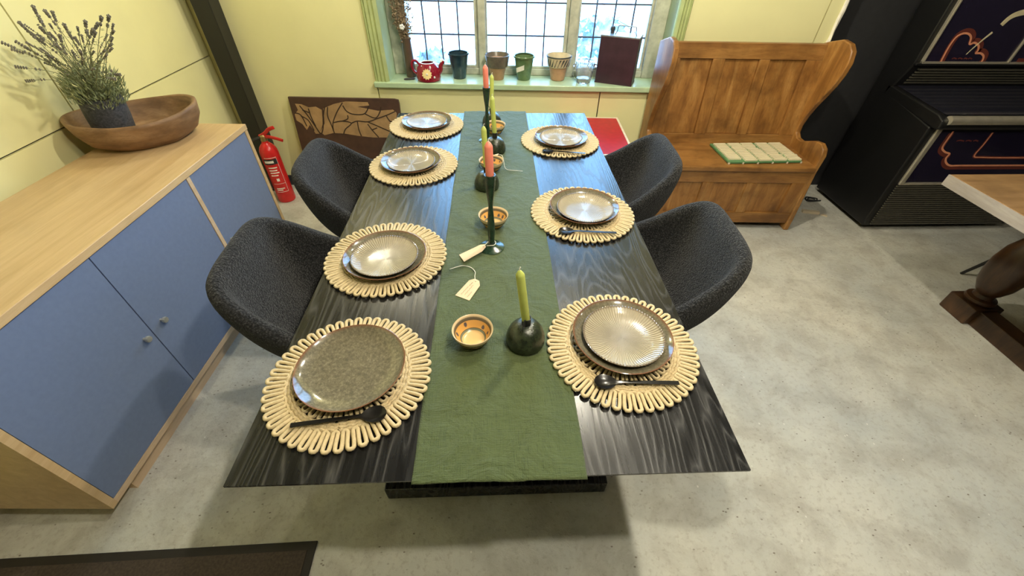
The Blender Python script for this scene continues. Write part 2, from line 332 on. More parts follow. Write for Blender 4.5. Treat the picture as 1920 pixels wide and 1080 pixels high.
MB().box(-.743, 1.145, -.024, 0, WZ, WZ+.08).build('architrave', K['arch'], win)
fr = MB()
for (u0, u1) in ((-.655, -.585), (-.093, -.045), (.475, .53), (.985, 1.075)): fr.box(u0, u1, .165, .235, .745, WZ)
fr.box(-.655, 1.075, .18, .235, .745, .785).box(-.655, 1.075, .18, .235, WZ-.05, WZ)
fr.build('window_frame', K['frame'], win, bev=.004)
lights = (((-.545, -.438, -.332, -.221, -.118), -.585, -.093), ((-.037, .085, .208, .325, .451), -.045, .475), ((.543, .639, .755, .872, .970), .53, .985))
ZR = (.800, .972, 1.148, 1.324, 1.50, 1.676, 1.852, 2.028, 2.21)
for cols, f0, f1 in lights:
    c = MB()
    c.box(f0, cols[0], .19, .225, .785, WZ-.05).box(cols[-1], f1, .19, .225, .785, WZ-.05).box(cols[0], cols[-1], .19, .225, .785, ZR[0]).box(cols[0], cols[-1], .19, .225, ZR[-1], WZ-.05)
    cf = c.build('casement_frame', K['frame'], win, bev=.003)
    for u in cols[1:-1]: MB().box(u-.0042, u+.0042, .200, .209, ZR[0], ZR[-1]).build('lead_strip', K['lead'], cf, 0)
    for z in ZR[1:-1]: MB().box(cols[0], cols[-1], .1995, .2095, z-.0042, z+.0042).build('lead_strip', K['lead'], cf, 0)
    for i in range(4):
        for j in range(len(ZR)-1): MB().box(cols[i], cols[i+1], .2035, .2055, ZR[j], ZR[j+1]).build('pane', K['pane'], cf, 0)
# outdoors
struct(MB().box(-14, 14, 2.95, 30, -.6, -.5).build('ground_outside', K['ground'], ang=0), 'pale paving outside the window')
for (px, py, Y, r, lb) in ((815, 88, 4.2, .30, 'leafy shrub outside the window behind the maroon teapot'), (1135, 30, 6.5, .55, 'leafy shrub outside the window behind the petrol tin')):
    x, y, z = at(px, py, 'y', Y); z -= r*.6
    b = MB()
    for _ in range(260):
        d = Vector((random.gauss(0,1), random.gauss(0,1), random.gauss(0,1))).normalized()*r*random.uniform(.5, 1); d.z = abs(d.z)*.8
        a = Vector((random.gauss(0,1), random.gauss(0,1), random.gauss(0,1))).normalized()*.09; c = d.cross(a).normalized()*.045
        p = Vector((0,0,-.1))+d; k = len(b.v); b.v += [p-a, p+c, p+a, p-c]; b.f.append((k, k+1, k+2, k+3))
    b.o = b.build('shrub', K['bush'], None, 0, loc=(x, y, z)); tag(b.o, lb, 'shrub')
    MB().tube([(0, 0, -.02), (0, 0, -.5-z)], .03, 8).build('trunk', K['lstem'], b.o)

# ------------------------------------------------------------------ dining table, runner
ZT, TL = .75, 1.94
dt = thing('dining_table', 'long black stained oak dining table with a thin edged top', 'table', (0, .97, 0))
b = MB(); h = .97
q = [(.5, h, ZT), (.5, h, ZT-.005), (.455, h-.045, ZT-.026)]
for (x, y, z) in q: b.v += [(-x, -y, z), (x, -y, z), (x, y, z), (-x, y, z)]
b.f = [(0, 1, 2, 3), (11, 10, 9, 8)] + [(k*4+i, k*4+4+i, k*4+4+(i+1) % 4, k*4+(i+1) % 4) for k in (0, 1) for i in range(4)]
b.build('tabletop', K['oakblack'], dt, 0)
for y0, y1 in ((-.715, -.575), (.575, .715)):
    MB().box(-.385, .39, y0, y1, 0, .075).build('foot', K['oakblack'], dt, bev=.004)
    MB().box(-.24, .245, y0+.045, y1-.045, .075, .70).build('pedestal', K['oakblack'], dt, bev=.004)
MB().box(-.06, .06, -.56, .56, .30, .40).build('stretcher', K['oakblack'], dt, bev=.004)
MB().box(-.32, .32, -.72, .72, .695, .725).build('subframe', K['oakblack'], dt)
rn = MB(); rows = []; NX, NY = 56, 300
for j in range(NY+1):
    row = []
    for i in range(NX+1):
        y = -.008+1.966*j/NY; x = -.152+.332*i/NX + (y-.97)*.001
        z = .7512+.0026*(1-abs(noise.noise((x*7+.6*noise.noise((x*5, y*5, 3)), y*5, 1))))**6+.0019*(1-abs(noise.noise((x*14+y*8, y*12-x*5, 7))))**7+.0015*noise.noise((x*5, y*5, 4))**2
        x += .003*noise.noise((0, y*4, i//16))
        y += .004*noise.noise((x*8, 0, 2))*(1 if j < 2 else 0)
        ed = max(0, min(1, (min(.175-x, (x+.152)*2)-.045)/.05)); z = .7510+max(0, z-.7512)*ed
        row.append((x, y, z))
    rows.append(row)
o = rn.grid(rows).build('table_runner', K['linen'], None, 60); sd = o.modifiers.new('s', 'SOLIDIFY'); sd.thickness = .0018; sd.offset = 1
tag(o, 'creased green linen runner down the middle of the black table', 'table runner')
ZK = .7546                                       # where things stand on the runner

# ------------------------------------------------------------------ place settings
def serp(N, r0, r1, z):
    pts = []; A = 2*math.pi/N
    for k in range(N):
        a = k*A
        for (da, r) in ((-.30, r0), (-.36, r0*.4+r1*.6), (-.33, r1*.90+r0*.10), (-.18, r1*.985+r0*.015), (0, r1), (.18, r1*.985+r0*.015), (.33, r1*.90+r0*.10), (.36, r0*.4+r1*.6), (.30, r0), (.40, r0-.003), (.5, r0-.004), (.60, r0-.003)):
            t = a+da*A*.80 if abs(da) < .38 else a+da*A
            pts.append((r*math.cos(t), r*math.sin(t), z))
    return pts
def braid(r, z, n, rr): return [((r+.0012*math.sin(i*math.pi*.5))*math.cos(2*math.pi*i/n), (r+.0012*math.sin(i*math.pi*.5))*math.sin(2*math.pi*i/n), z+.0010*math.cos(i*math.pi*.5)) for i in range(n)]
mat0 = thing('placemat', '', 'placemat')
MB().tube(serp(46, .140, .1805, .0052), .0045, 7, True).build('loop_border', K['rope'], mat0, 60)
for r in (.1345, .1275, .1205): MB().tube(braid(r, .0054, 168, 0), .0046, 6, True).build('braided_ring', K['braid'], mat0, 60)
MB().tube(serp(30, .081, .1150, .0050), .0042, 6, True).build('inner_loops', K['rope'], mat0, 60)
b = MB()
for r in (.078, .070, .062, .054, .046, .038, .030, .022, .014, .006): b.tube(braid(r, .0052, max(20, int(168*r/.13)//4*4), 0), .0046, 6, True)
b.build('woven_centre', K['braid'], mat0, 60)
mp = [(.0005, .004), (.055, .004), (.085, .0055), (.104, .011), (.117, .0195), (.1205, .0225), (.1215, .0222), (.1212, .0205), (.108, .0098), (.086, .0015), (.060, 0), (.0005, 0)]
pl0 = MB().lathe(mp, 64).mesh('dinner_plate', 50)
NS = 320
def rib(k, a, r, z):
    return (r, z+(.0019*min(1, max(0, (r-.012)/.03)) if (a//2) % 2 and 1 <= k <= 6 else 0))
sp_ = [(.0005, .004), (.018, .004), (.045, .0042), (.070, .0062), (.085, .0115), (.0935, .0170), (.0965, .0195), (.0988, .0200), (.0985, .0180), (.086, .0085), (.068, .0008), (.050, 0), (.0005, 0)]
sl0 = MB().lathe(sp_, NS, mod=rib).mesh('side_plate', 25)
sb = MB(); NB = 14; rows = []; OUT = []
def spoon_mesh():
    b = MB(); rows = []
    st = [(-.095, .0045, .0016), (-.093, .0050, .0018), (-.04, .0046, .0018), (.0, .0038, .0018), (.030, .0032, .0018), (.044, .0050, .0016), (.050, .0105, .0014), (.058, .0160, .0013), (.070, .0195, .0012), (.082, .0180, .0012), (.090, .0125, .0012), (.0945, .004, .0012)]
    for (x, wd, t) in st:
        lift = .0035 if x < .03 else .0035-.0015*min(1, (x-.03)/.02)
        dp = .0058*max(0, 1-((x-.071)/.026)**2) if x > .045 else 0
        top = [(x, wd*c, lift+.004-dp*(1-c*c)+(.0012 if dp else 0)) for c in (-1, -.6, -.2, .2, .6, 1)]
        bot = [(x, wd*c, lift+.004-t-dp*(1-c*c)) for c in (1, .6, .2, -.2, -.6, -1)]
        rows.append(top+bot)
    k = len(b.v); b.grid(rows, closed_v=True); n = 12; b.f.append(tuple(range(n))); b.f.append(tuple((len(rows)-1)*n+i for i in range(n))[::-1]); return b.mesh('spoon', 50)
spm = spoon_mesh()
ZM = ZT+.0134
sets = [  # mat x, y, dinner plate x, y, side plate x, y, spoon (bowl end, handle end), where
 (-.326, .236, -.321, .249, None, None, ((-.228, .133), (-.403, .110)), 'bearing one large olive plate', 0),
 (-.326, .680, -.322, .660, -.321, .650, None, 'across the runner from the pink candle with a glass foot', 1),
 (-.330, 1.310, -.338, 1.302, -.335, 1.285, None, 'beside the carved brown panel side chair', 2),
 (-.328, 1.752, -.324, 1.749, -.322, 1.728, None, 'at the window end corner nearest the carved brown panel', 3),
 (.317, .308, .319, .325, .320, .322, ((.232, .198), (.412, .189)), 'beside the near domed candle holder', 4),
 (.320, .922, .326, .930, .326, .913, ((.224, .795), (.405, .777)), 'in front of the chair nearest the settle front', 5),
 (.318, 1.556, .321, 1.545, .316, 1.522, ((.225, 1.421), (.407, 1.387)), 'at the window end corner nearest the red topped table', 6)]
where = ['at the open end, cabinet side', 'second from the open end, cabinet side', 'second from the window, cabinet side', 'at the window end, cabinet side',
         'at the open end, settle side', 'in the middle, settle side', 'at the window end, settle side']
def plin(pr, r):
    for (r0, z0), (r1, z1) in zip(pr, pr[1:]):
        if min(r0, r1) <= r <= max(r0, r1) and r0 != r1: return z0+(z1-z0)*(r-r0)/(r1-r0)
    return None
def rest(d):                                     # how high a side plate lies in a dinner plate when pushed d off its centre
    h = 0
    for k in range(1, 99):
        r = k*.001; u = plin(sp_[7:][::-1], r); t = plin(mp[:6], min(r+d, .1205))
        if u is not None and t is not None and r+d < .1205: h = max(h, t-u)
    return h-.0002
def put(o, label, cat, group): return tag(o, label, cat, group)
for i, (mx, my, dx, dy, sx, sy, spn, _, k) in enumerate(sets):
    rz = random.uniform(0, 6)
    mm = mat0 if i == 0 else dup(mat0, (0,0,0), 0)
    mm.location = (mx, my, ZT+.0027); mm.rotation_euler = (0, 0, rz)
    tag(mm, 'round cream looped rope placemat '+where[i], 'placemat', 'rope placemats on the black table')
    put(obj('dinner_plate', pl0, K['plate'], None, 0, (dx, dy, ZM), (0, 0, rz*1.7)), ('bare olive speckled dinner plate ' if i == 0 else 'olive dinner plate under ribbed plate ')+where[i], 'plate', 'dinner plates')
    if sx is not None:
        put(obj('side_plate', sl0, K['side'], None, 0, (sx, sy, ZM+rest(math.hypot(sx-dx, sy-dy))), (0, 0, rz*.7)), 'beige ribbed side plate '+where[i], 'plate', 'ribbed side plates')
    if spn:
        (bx, by), (hx, hy) = spn
        put(obj('spoon', spm, K['spoon'], None, 0, ((bx+hx)/2, (by+hy)/2, ZM+.0004), (0, 0, math.atan2(by-hy, bx-hx))), 'black teaspoon on the placemat '+where[i], 'spoon', 'black teaspoons')

# ------------------------------------------------------------------ runner centrepieces
bp = [(.0005, .006), (.020, .0062), (.0275, .0085), (.036, .019), (.0435, .034), (.0475, .0425), (.0500, .0440), (.0505, .0425), (.0475, .033), (.040, .016), (.030, .004), (.024, 0), (.0005, 0)]
bm0 = MB().lathe(bp, 40).mesh('bowl', 40)
for (px, py, l) in ((886, 617, 'beside the domed candle holder at the open end'), (925, 402, 'behind the green glass candlestick with a round foot'), (921, 300, 'holding a folded white price tag with string'), (930, 242, 'nearest the window end of the runner')):
    x, y, _z = at(px, py, 'z', ZK+.043)
    if py == 242: x, y = .014, 1.657
    tag(obj('bowl', bm0, K['bowl'], None, 0, (x, y, ZK), (0, 0, random.uniform(0, 6))), 'small painted terracotta bowl '+l, 'bowl', 'painted bowls on the runner')
def dome(x, y, label, tilt, ringa, lean):
    t = thing('candle_holder', label, 'candle holder', (x, y, ZK-.0005), 0, 'domed green candle holders')
    dp = [(.0455, 0), (.0480, .006), (.0485, .014), (.0465, .028), (.0415, .043), (.033, .055), (.022, .0625), (.0135, .0645), (.0005, .0645)]
    def md(k, a, r, z): p = (math.cos(a*.196), math.sin(a*.196), z*20); return (r*(1+.02*noise.noise((p[0]*1.5, p[1]*1.5, p[2]))), z)
    MB().lathe(dp, 32, mod=md).build('dome', K['dome'], t)
    MB().lathe([(.0110, .061), (.0115, .086), (.0098, .086), (.0095, .066), (.0005, .066)], 20).build('socket', K['blackmetal'], t)
    c, s = math.cos(ringa), math.sin(ringa)
    pts = [((.0215+.011*math.cos(a))*c, (.0215+.011*math.cos(a))*s, .083+.011*math.sin(a)) for a in [2*math.pi*k/16 for k in range(16)]]
    MB().tube(pts, .0013, 6, True).build('ring_handle', K['blackmetal'], t)
    return t
def candle(x, y, z0, z1, r, mat, label, lean=(0, 0)):
    t = thing('candle', label, 'candle', (x, y, z0), 0, 'dinner candles'); h = z1-z0-.008
    t.rotation_euler = (lean[0], lean[1], 0)
    MB().lathe([(r*.92, 0), (r, .004), (r, h-.014), (r*.93, h-.011), (r*.5, h-.003), (r*.22, h), (.0003, h)], 20).build('wax', mat, t)
    MB().tube(spline([(0, 0, h-.004), (.0003, 0, h+.004), (.003, .001, h+.008)], 3), .0012, 6).build('wick', K['wick'], t)
ds = [(.081, .332, 'opposite the bowl at the open end', -1.9, (R(2), R(-7))), (-.021, 1.118, 'behind the pink candle between two painted bowls', 2.6, (0, R(-2))), (.012, 1.445, 'behind the bowl holding the price tag', .5, (0, R(-3))), (-.001, 1.752, 'closest to the window sill', 2.8, (0, R(1)))]
for (x, y, l, ra, ln) in ds:
    dome(x, y, 'domed dark green glass candle holder '+l, 0, ra, ln)
    candle(x, y, ZK+.0665, .999, .0098, K['gcandle'], 'lime green candle in the domed holder '+l, ln)
for (x, y, zs, zc, l) in ((-.003, .724, 1.006, 1.108, 'standing beside two paper tags'), (-.022, 1.562, .990, 1.086, 'near the window end between bowl and domes')):
    t = thing('candlestick', 'tall slim dark green glass candlestick '+l, 'candlestick', (x, y, ZK), 0, 'tall green glass candlesticks'); H = zs-ZK
    MB().lathe([(.040, 0), (.0405, .0025), (.036, .005), (.020, .009), (.0105, .015), (.0095, .03), (.0115, H*.25), (.0105, H*.40), (.0068, H*.60), (.0085, H*.68), (.0125, H*.80), (.0155, H*.93), (.0165, H), (.0130, H), (.0125, H-.025), (.0005, H-.025)], 28).build('stem', K['stem'], t)
    candle(x, y, zs-.022, zc, .0115, K['pcandle'], 'salmon pink candle in the tall candlestick '+l, (0, R(-1)))
def ptag(name, label, quad, hole, strp, zoff, lines, lift=0):
    t = thing(name, label, 'price tag', (quad[0][0], quad[0][1], ZK), 0, 'paper price tags')
    O = Vector((quad[0][0], quad[0][1], 0)); P = [Vector((p[0], p[1], 0))-O for p in quad]
    # quad: far-left, far-right (hole end), near-right, near-left ; clipped hole corners
    a, c, d, e = P; ex = (c-a); ey = (e-a); 
    def uv(u, v): p = a+ex*u+(e-a)*v*(1-u)+(d-c)*v*u; return p
    poly = [uv(0, 0), uv(.82, 0), uv(1, .28), uv(1, .72), uv(.82, 1), uv(0, 1)]
    MB().prism([(p.x, p.y) for p in poly], lambda x, y, q: (x, y, q+zoff+lift*((Vector((x, y, 0))-a).length/ex.length)), 0, .0006).build('card', K['tagcard'], t, 0)
    for (u0, u1, v) in lines:
        p, q = uv(u0, v), uv(u1, v+.03); MB().tube([(*(p.lerp(q, k/8)).xy, zoff+.0009+lift*((p.lerp(q, k/8)-a).length/ex.length)+0) if k % 2 else (*(p.lerp(q, k/8)+(e-a).normalized()*.002).xy, zoff+.0009+lift*((p.lerp(q, k/8)-a).length/ex.length)) for k in range(9)], .0005, 4).build('handwriting', K['ink'], t, 0)
    hp = uv(.90, .5); MB().lathe([(.0018, 0), (.0018, .0004), (.0003, .0004)], 10, (hp.x, hp.y, zoff+.0007+lift*.9)).build('eyelet', K['ink'], t)
    MB().tube(spline([Vector(p)-Vector((O.x, O.y, 0)) if False else (p[0]-O.x, p[1]-O.y, p[2]) for p in strp], 6), .0011, 6).build('string', K['string'], t)
ln = [(.12, .55, .25), (.15, .70, .48), (.12, .40, .72), (.60, .80, .30)]
ptag('price_tag', 'manila price tag with curling white string lying on the runner', ((-.104, .501), (-.060, .577), (-.030, .553), (-.064, .479)), 0, [(-.050, .562, .002), (-.052, .580, .004), (-.052, .600, .004), (-.066, .622, .003), (-.090, .630, .003), (-.112, .622, .003), (-.128, .614, .003)], .0021, ln)
ptag('price_tag', 'manila price tag propped against the glass candlestick foot', ((-.104, .684), (-.024, .735), (-.020, .702), (-.086, .644)), 0, [(-.026, .716, .0135), (-.017, .727, .016), (-.009, .737, .018), (.004, .737, .018), (.0105, .727, .018), (.006, .713, .018), (-.006, .710, .018), (-.018, .714, .0145)], .0026, ln, .0088)
ptag('price_tag', 'folded white price tag with string resting in a painted bowl', ((-.008, 1.350), (.030, 1.338), (.026, 1.315), (-.010, 1.322)), 0, [(.030, 1.322, .040), (.040, 1.30, .047), (.046, 1.285, .038), (.052, 1.268, .010), (.066, 1.258, .003), (.10, 1.250, .003), (.125, 1.245, .003)], .022, [], .016)

# ------------------------------------------------------------------ shell chairs
rim = [(0, -.276, .840), (.120, -.274, .836), (.178, -.252, .818), (.212, -.200, .778), (.236, -.110, .708), (.248, -.02, .655), (.248, .08, .615), (.232, .19, .530), (.168, .245, .470), (.08, .262, .458)]
full = rim + [(0, .265, .456)] + [(-u, v, z) for (u, v, z) in rim[:0:-1]]
rimp = spline(full, 5, True)
def chair_proto():
    t = thing('dining_chair', '', 'chair')
    rows = []
    for p in rimp:
        row = []; c = Vector((p.x*.90, p.y*.86 if p.y < 0 else p.y*.9, .430)); ce = Vector((0, .02, .432))
        for k in range(11):
            s = k/10; s = s*.985
            row.append((1-s)**2*p+2*s*(1-s)*c+s*s*ce)
        rows.append(row)
    b = MB().grid(rows, closed_u=True); k0 = len(b.v); b.v.append((0, .02, .431)); n = 11
    for i in range(len(rows)): b.f.append((i*n+10, ((i+1) % len(rows))*n+10, k0))
    o = b.build('seat_shell', K['fabric'], t, 180)
    sd = o.modifiers.new('s', 'SOLIDIFY'); sd.thickness = .050; sd.offset = 0
    ss = o.modifiers.new('ss', 'SUBSURF'); ss.levels = 1; ss.render_levels = 2
    MB().lathe([(.11, .385), (.12, .395), (.12, .412), (.0005, .412)], 24).build('mount', K['blackmetal'], t)
    for sx in (-1, 1):
        for sy, y1 in ((-1, -.215), (1, .185)):
            MB().tube([(sx*.205, y1, 0), (sx*.09, y1*.42, .395)], [.008, .013], 10).build('leg', K['blackmetal'], t)
    return t
ch0 = chair_proto()
chairs = [((-.472, .655, 0), R(-90+3), 'grey boucle shell chair tucked in beside the blue cabinet doors'), ((-.472, 1.275, 0), R(-90+2), 'grey boucle shell chair in front of the carved brown panel'),
          ((.475, 1.325, 0), R(90-2), 'grey boucle shell chair in front of the settle near the red topped table'), ((.475, .735, 0), R(90-3), 'grey boucle shell chair beside open floor on the settle side'), ((2.975, 1.215, 0), R(180), 'dark chair on a splayed black leg behind the old oak table')]
for i, (l, rz, lb) in enumerate(chairs):
    c = ch0 if i == 0 else dup(ch0, l, rz); c.location = l; c.rotation_euler = (0, 0, rz); tag(c, lb, 'chair', 'grey boucle shell chairs' if i < 4 else None)

# ------------------------------------------------------------------ blue cabinet
cb = thing('sideboard', 'long oak sideboard with flat blue doors against the yellow wall', 'sideboard', (-1.2405, .215, 0), R(-2.0)); CL, CD = 1.487, .49
top = .782; bz = .098
MB().box(-CD, .004, 0, CL, top-.026, top).build('top_panel', K['cabtop'], cb, bev=.002)
MB().box(-CD, 0, 0, .022, bz, top-.026).build('side_panel', K['cabtop'], cb, 0); MB().box(-CD, 0, CL-.022, CL, bz, top-.026).build('side_panel', K['cabtop'], cb, 0)
MB().box(-CD, 0, .022, CL-.022, bz, bz+.022).build('bottom_panel', K['cabedge'], cb, 0)
MB().box(-CD+.02, 0, .984, 1.004, bz+.022, top-.026).build('divider', K['cabedge'], cb, 0)
MB().box(-CD, -CD+.008, .022, CL-.022, bz, top-.026).build('back_panel', K['cabedge'], cb, 0)
MB().box(-CD+.04, -.050, .105, CL-.08, 0, bz).build('plinth', K['cabedge'], cb, 0)
for (y0, y1, ky) in ((.0245, .4785, .440), (.4825, .9815, .533), (1.0065, CL-.0245, 1.043)):
    d = MB().box(-.020, -.002, y0, y1, bz+.0245, top-.0285).build('door', K['blue'], cb, 0)
    MB().lathe([(.005, 0), (.005, .010), (.011, .012), (.0125, .017), (.011, .022), (.0005, .023)], 8, M=Matrix.Rotation(R(90), 3, 'Y'), c=(-.002, ky, .425)).build('knob', K['knob'], d)

# carved bowl and lavender
bwz = top
t = thing('wooden_bowl', 'rough carved oval wooden bowl on the oak sideboard', 'bowl', (-1.522, 1.520, bwz), R(35))
def ov(pr, n=48):
    b = MB(); rows = []
    for k, (r, z) in enumerate(pr):
        row = []
        for a in range(n):
            q = 2*math.pi*a/n; nn = 1+.03*noise.noise((math.cos(q)*2, math.sin(q)*2, z*12))
            x = .238*r*math.cos(q)*nn; y = .192*r*math.sin(q)*nn; zz = z+(.010*math.cos(2*q)*r*r if z > .03 else 0)+.004*noise.noise((math.cos(q)*2, math.sin(q)*2, 9))*r
            row.append((x, y, max(zz, 0)))
        rows.append(row)
    b.grid(rows, closed_v=True); b.f.append(tuple(range(n))[::-1]); b.f.append(tuple((len(rows)-1)*n+i for i in range(n))); return b
ov([(.50, 0), (.66, .004), (.84, .030), (.95, .068), (1.0, .112), (1.0, .122), (.965, .127), (.925, .121), (.87, .082), (.72, .038), (.48, .022), (.05, .020)]).build('bowl', K['bowlwood'], t, 70)
PB, PT = Vector((-1.612, 1.482, .8185)), Vector((-1.574, 1.464, .9915))
ax = (PT-PB).normalized(); QM = ax.to_track_quat('Z', 'Y').to_matrix()
lv = thing('potted_lavender', 'lavender gone to seed in a charcoal pot set in the carved bowl', 'potted plant', tuple(PB))
MB().lathe([(.066, 0), (.070, .008), (.074, .09), (.0735, .150), (.0705, .166), (.069, .176), (.0625, .176), (.063, .155), (.0005, .155)], 40, M=QM).build('pot', K['pot'], lv)
MB().lathe([(.062, .150), (.060, .162), (.0005, .164)], 24, M=QM).build('soil', K['soil'], lv)
def up(r, a, h): return QM @ Vector((r*math.cos(a), r*math.sin(a), h))
lf = MB()
for k in range(1500):
    a = random.uniform(0, 6.283); r = .082*math.sqrt(random.random()); h = .155+.115*random.random()**1.5*(1.2-r*6)
    p = up(r*1.15, a, h); d = (up(r+.5, a, 0)*random.uniform(.2, .9)+QM @ Vector((random.gauss(0,.3), random.gauss(0,.3), 1))*.6).normalized()
    L = random.uniform(.014, .032); s = d.cross(Vector((random.gauss(0,1), random.gauss(0,1), random.gauss(0,1)))).normalized()*.0015
    i = len(lf.v); lf.v += [p-s, p+d*L*.5-s*1.3, p+d*L, p+d*L*.5+s*1.3, p+s]; lf.f.append((i, i+1, i+2, i+3, i+4))
lfo = lf.build('foliage', K['leaf'], lv, 0); lfo['kind'] = 'stuff'
tips = [(62, 12), (72, 30), (84, 20), (98, 22), (36, 42), (52, 58), (76, 52), (92, 62), (160, 40), (190, 32), (204, 30), (120, 46), (128, 60), (184, 44), (30, 78), (22, 92), (4, 80), (40, 88), (66, 70), (4, 125), (2, 152), (88, 102), (140, 70), (175, 55), (104, 84), (225, 140), (215, 148), (60, 112), (150, 95), (112, 66)]
tips += [(random.uniform(20, 215), random.uniform(45, 135)) for _ in range(34)]
for k, (px, py) in enumerate(tips):
    tip = at(px, py, 'y', 1.40+.10*random.uniform(-1, 1) if px > 25 else 1.37)-PB
    if tip.x+PB.x < XL+.03: tip.x = XL+.03-PB.x
    a = random.uniform(0, 6.28); base = up(.03*random.random()**.5, a, .16)
    mid = base.lerp(tip, .5)+Vector((0, 0, .03))+Vector((random.gauss(0, .01), random.gauss(0, .01), 0))
    path = spline([base, mid, tip], 6); so = MB().tube(path, .0010, 5).build('stem', K['lstem'], lv, 60)
    d = (path[-1]-path[-3]).normalized(); hb = MB(); ln_ = random.uniform(.025, .045)
    for w in range(7):
        p = tip-d*ln_*w/6*(1 if w < 5 else 1.5); rr = (.0036 if k < 30 else .0024)*(1-.09*w)
        for q in range(4):
            e = d.orthogonal().normalized(); e.rotate(Matrix.Rotation(q*1.57+w*.8, 3, d)); hb.ball(p+e*rr, .0026 if k < 30 else .0018, 6, 4, (1, 1, 1.3))
    hb.build('flower_head', K['lflower'], so, 60)
    lb = MB()
    for w in range(18):
        p = path[1+w % 9].lerp(path[2+w % 9], random.random()); e = d.orthogonal().normalized(); e.rotate(Matrix.Rotation(random.uniform(0, 6.28), 3, d)); e = (e+d*.8).normalized()*random.uniform(.008, .018); s = e.cross(d).normalized()*.0013
        i = len(lb.v); lb.v += [p, p+e*.5-s, p+e, p+e*.5+s]; lb.f.append((i, i+1, i+2, i+3))
    lb.build('stem_leaves', K['leaf'], so, 0)

# ------------------------------------------------------------------ settle
se = thing('settle', 'winged pine settle with panelled back and box seat', 'settle', (1.4735, 1.918, 0), R(-2.3))
HW = .4975
wp = [(.0, 0), (.0, .08), (.022, .40), (.018, .46), (.014, .51), (.032, .548), (.075, .566), (.135, .556), (.195, .530), (.250, .508), (.300, .508), (.330, .530), (.335, .570), (.318, .635), (.290, .70), (.250, .770), (.212, .84), (.188, .905), (.180, .965), (.198, 1.020), (.240, 1.050), (.310, 1.056), (.40, 1.03), (.466, 1.008), (.466, 0), (.38, 0), (.375, .05), (.075, .05), (.065, 0)]
wpv = wp
for s in (-1, 1):
    x0, x1 = (HW-.032, HW) if s > 0 else (-HW, -HW+.032)
    MB().prism(wpv, lambda a, c, d: (d, a, c), x0, x1).build('wing_end', K['settle'], se, 30, bev=.006)
IN = HW-.030
def bk(z): return .345+(z-.42)*.13
def slab(u0, u1, z0, z1, f, bkd, name, mat):      # a board in the raked back, f in front of the panel plane
    b = MB().box(u0, u1, f, bkd, z0, z1, fn=lambda x, y, z: (x, bk(z)+y, z)); return b.build(name, mat, se, 0, bev=.003)
slab(-IN, IN, .930, 1.012, -.012, .022, 'back_rail', K['settleh']); slab(-IN, IN, .430, .505, -.012, .022, 'back_rail', K['settleh'])
st = [(-IN, -.375), (-.180, -.108), (.098, .160), (.375, IN)]
for u0, u1 in st: slab(u0, u1, .505, .930, -.012, .022, 'back_stile', K['settle'])
for (a, c) in zip(st, st[1:]): slab(a[1], c[0], .505, .930, .004, .016, 'back_panel', K['settle'])
MB().box(-IN, IN, -.004, .372, .415, .445).build('seat', K['settleh'], se, 0, bev=.006)
MB().box(-IN, IN, .012, .036, .335, .413).build('front_rail', K['settleh'], se, 0, bev=.003); MB().box(-IN, IN, .012, .036, .048, .125).build('front_rail', K['settleh'], se, 0, bev=.003)
for u0, u1 in [(-IN, -.375), (-.180, -.108), (.098, .160), (.375, IN)]: MB().box(u0, u1, .012, .036, .125, .335).build('front_stile', K['settle'], se, 0, bev=.003)
for (a, c) in zip(st, st[1:]): MB().box(a[1], c[0], .024, .034, .125, .335).build('front_panel', K['settle'], se, 0)
# tile board lying on the seat
A, B_, D_ = [at(x, y, 'z', .462) for x, y in ((1367, 303), (1505, 301), (1335, 269))]
ang = math.atan2(B_.y-A.y, B_.x-A.x); bw = (B_-A).length; bh = .272
tb = thing('tile_board', 'green board of cream slat tiles lying on the settle seat', 'tile board', (A.x, A.y, .4455), ang)
MB().box(0, bw, 0, bh, .002, .014).build('backing_board', K['greenboard'], tb, 0, bev=.002)
for x0 in (0, .2, .4, .6, .8, 1):
    MB().box(x0*bw-.004+(.004 if x0 == 0 else 0)-(.004 if x0 == 1 else 0), x0*bw+.004+(.004 if x0 == 0 else 0)-(.004 if x0 == 1 else 0), -.004, .006, 0, .010).build('batten_end', K['cream'], tb, 0)
tw, th = bw/5-.016, .0196
tm = MB().box(0, tw, 0, th-.0055, 0, .009).mesh('tile', 0)
shift = {(2, 9): -.007, (1, 10): .008, (3, 4): -.009, (4, 3): .006}
for c in range(5):
    for r in range(13):
        if c == 0 and r == 0: continue
        o = obj('tile', tm, K['tile'], tb); o.location = (c*bw/5+.012-(.006 if c == 2 and r > 7 else 0)+shift.get((c, r), 0), .006+r*th, .014)

# ------------------------------------------------------------------ jukebox
ju = thing('jukebox', 'black jukebox with chrome trim, ribbed grille and neon style artwork', 'jukebox', (2.46, 1.895, 0)); JW = 1.0
def JY(a, c, d): return (d, a, c)
MB().prism([(.0, .035), (.0, .69), (.40, .76), (.33, .93), (.33, 1.62), (.525, 1.62), (.525, .035)], JY, 0, JW).build('body', K['jblack'], ju, 0, bev=.008)
MB().box(.06, JW-.06, .05, .50, 0, .036).build('base', K['rubber'], ju, 0)
for k in range(19):
    z = .048+k*.0152
    MB().box(.045, JW-.045, -.010, .004, z, z+.0085).build('grille_rib', K['jgrille'], ju, 0)
ap_lo = MB().box(.075, JW-.075, -.004, .004, .355, .665).build('art_panel', K['jpanel'], ju, 0)
fr = [(.045, .075, .338, .690), (JW-.075, JW-.045, .338, .690), (.045, JW-.045, .336, .352)]
for (a, c, e, f_) in fr: MB().box(a, c, -.014, .004, e, f_).build('chrome_frame', K['chrome'], ju, 0, bev=.006)
MB().prism([(-.040, .690), (-.050, .705), (-.045, .742), (.0, .762), (.42, .800), (.42, .745), (.0, .690)], JY, 0, JW).build('control_shelf', K['jblack'], ju, 0, bev=.008)
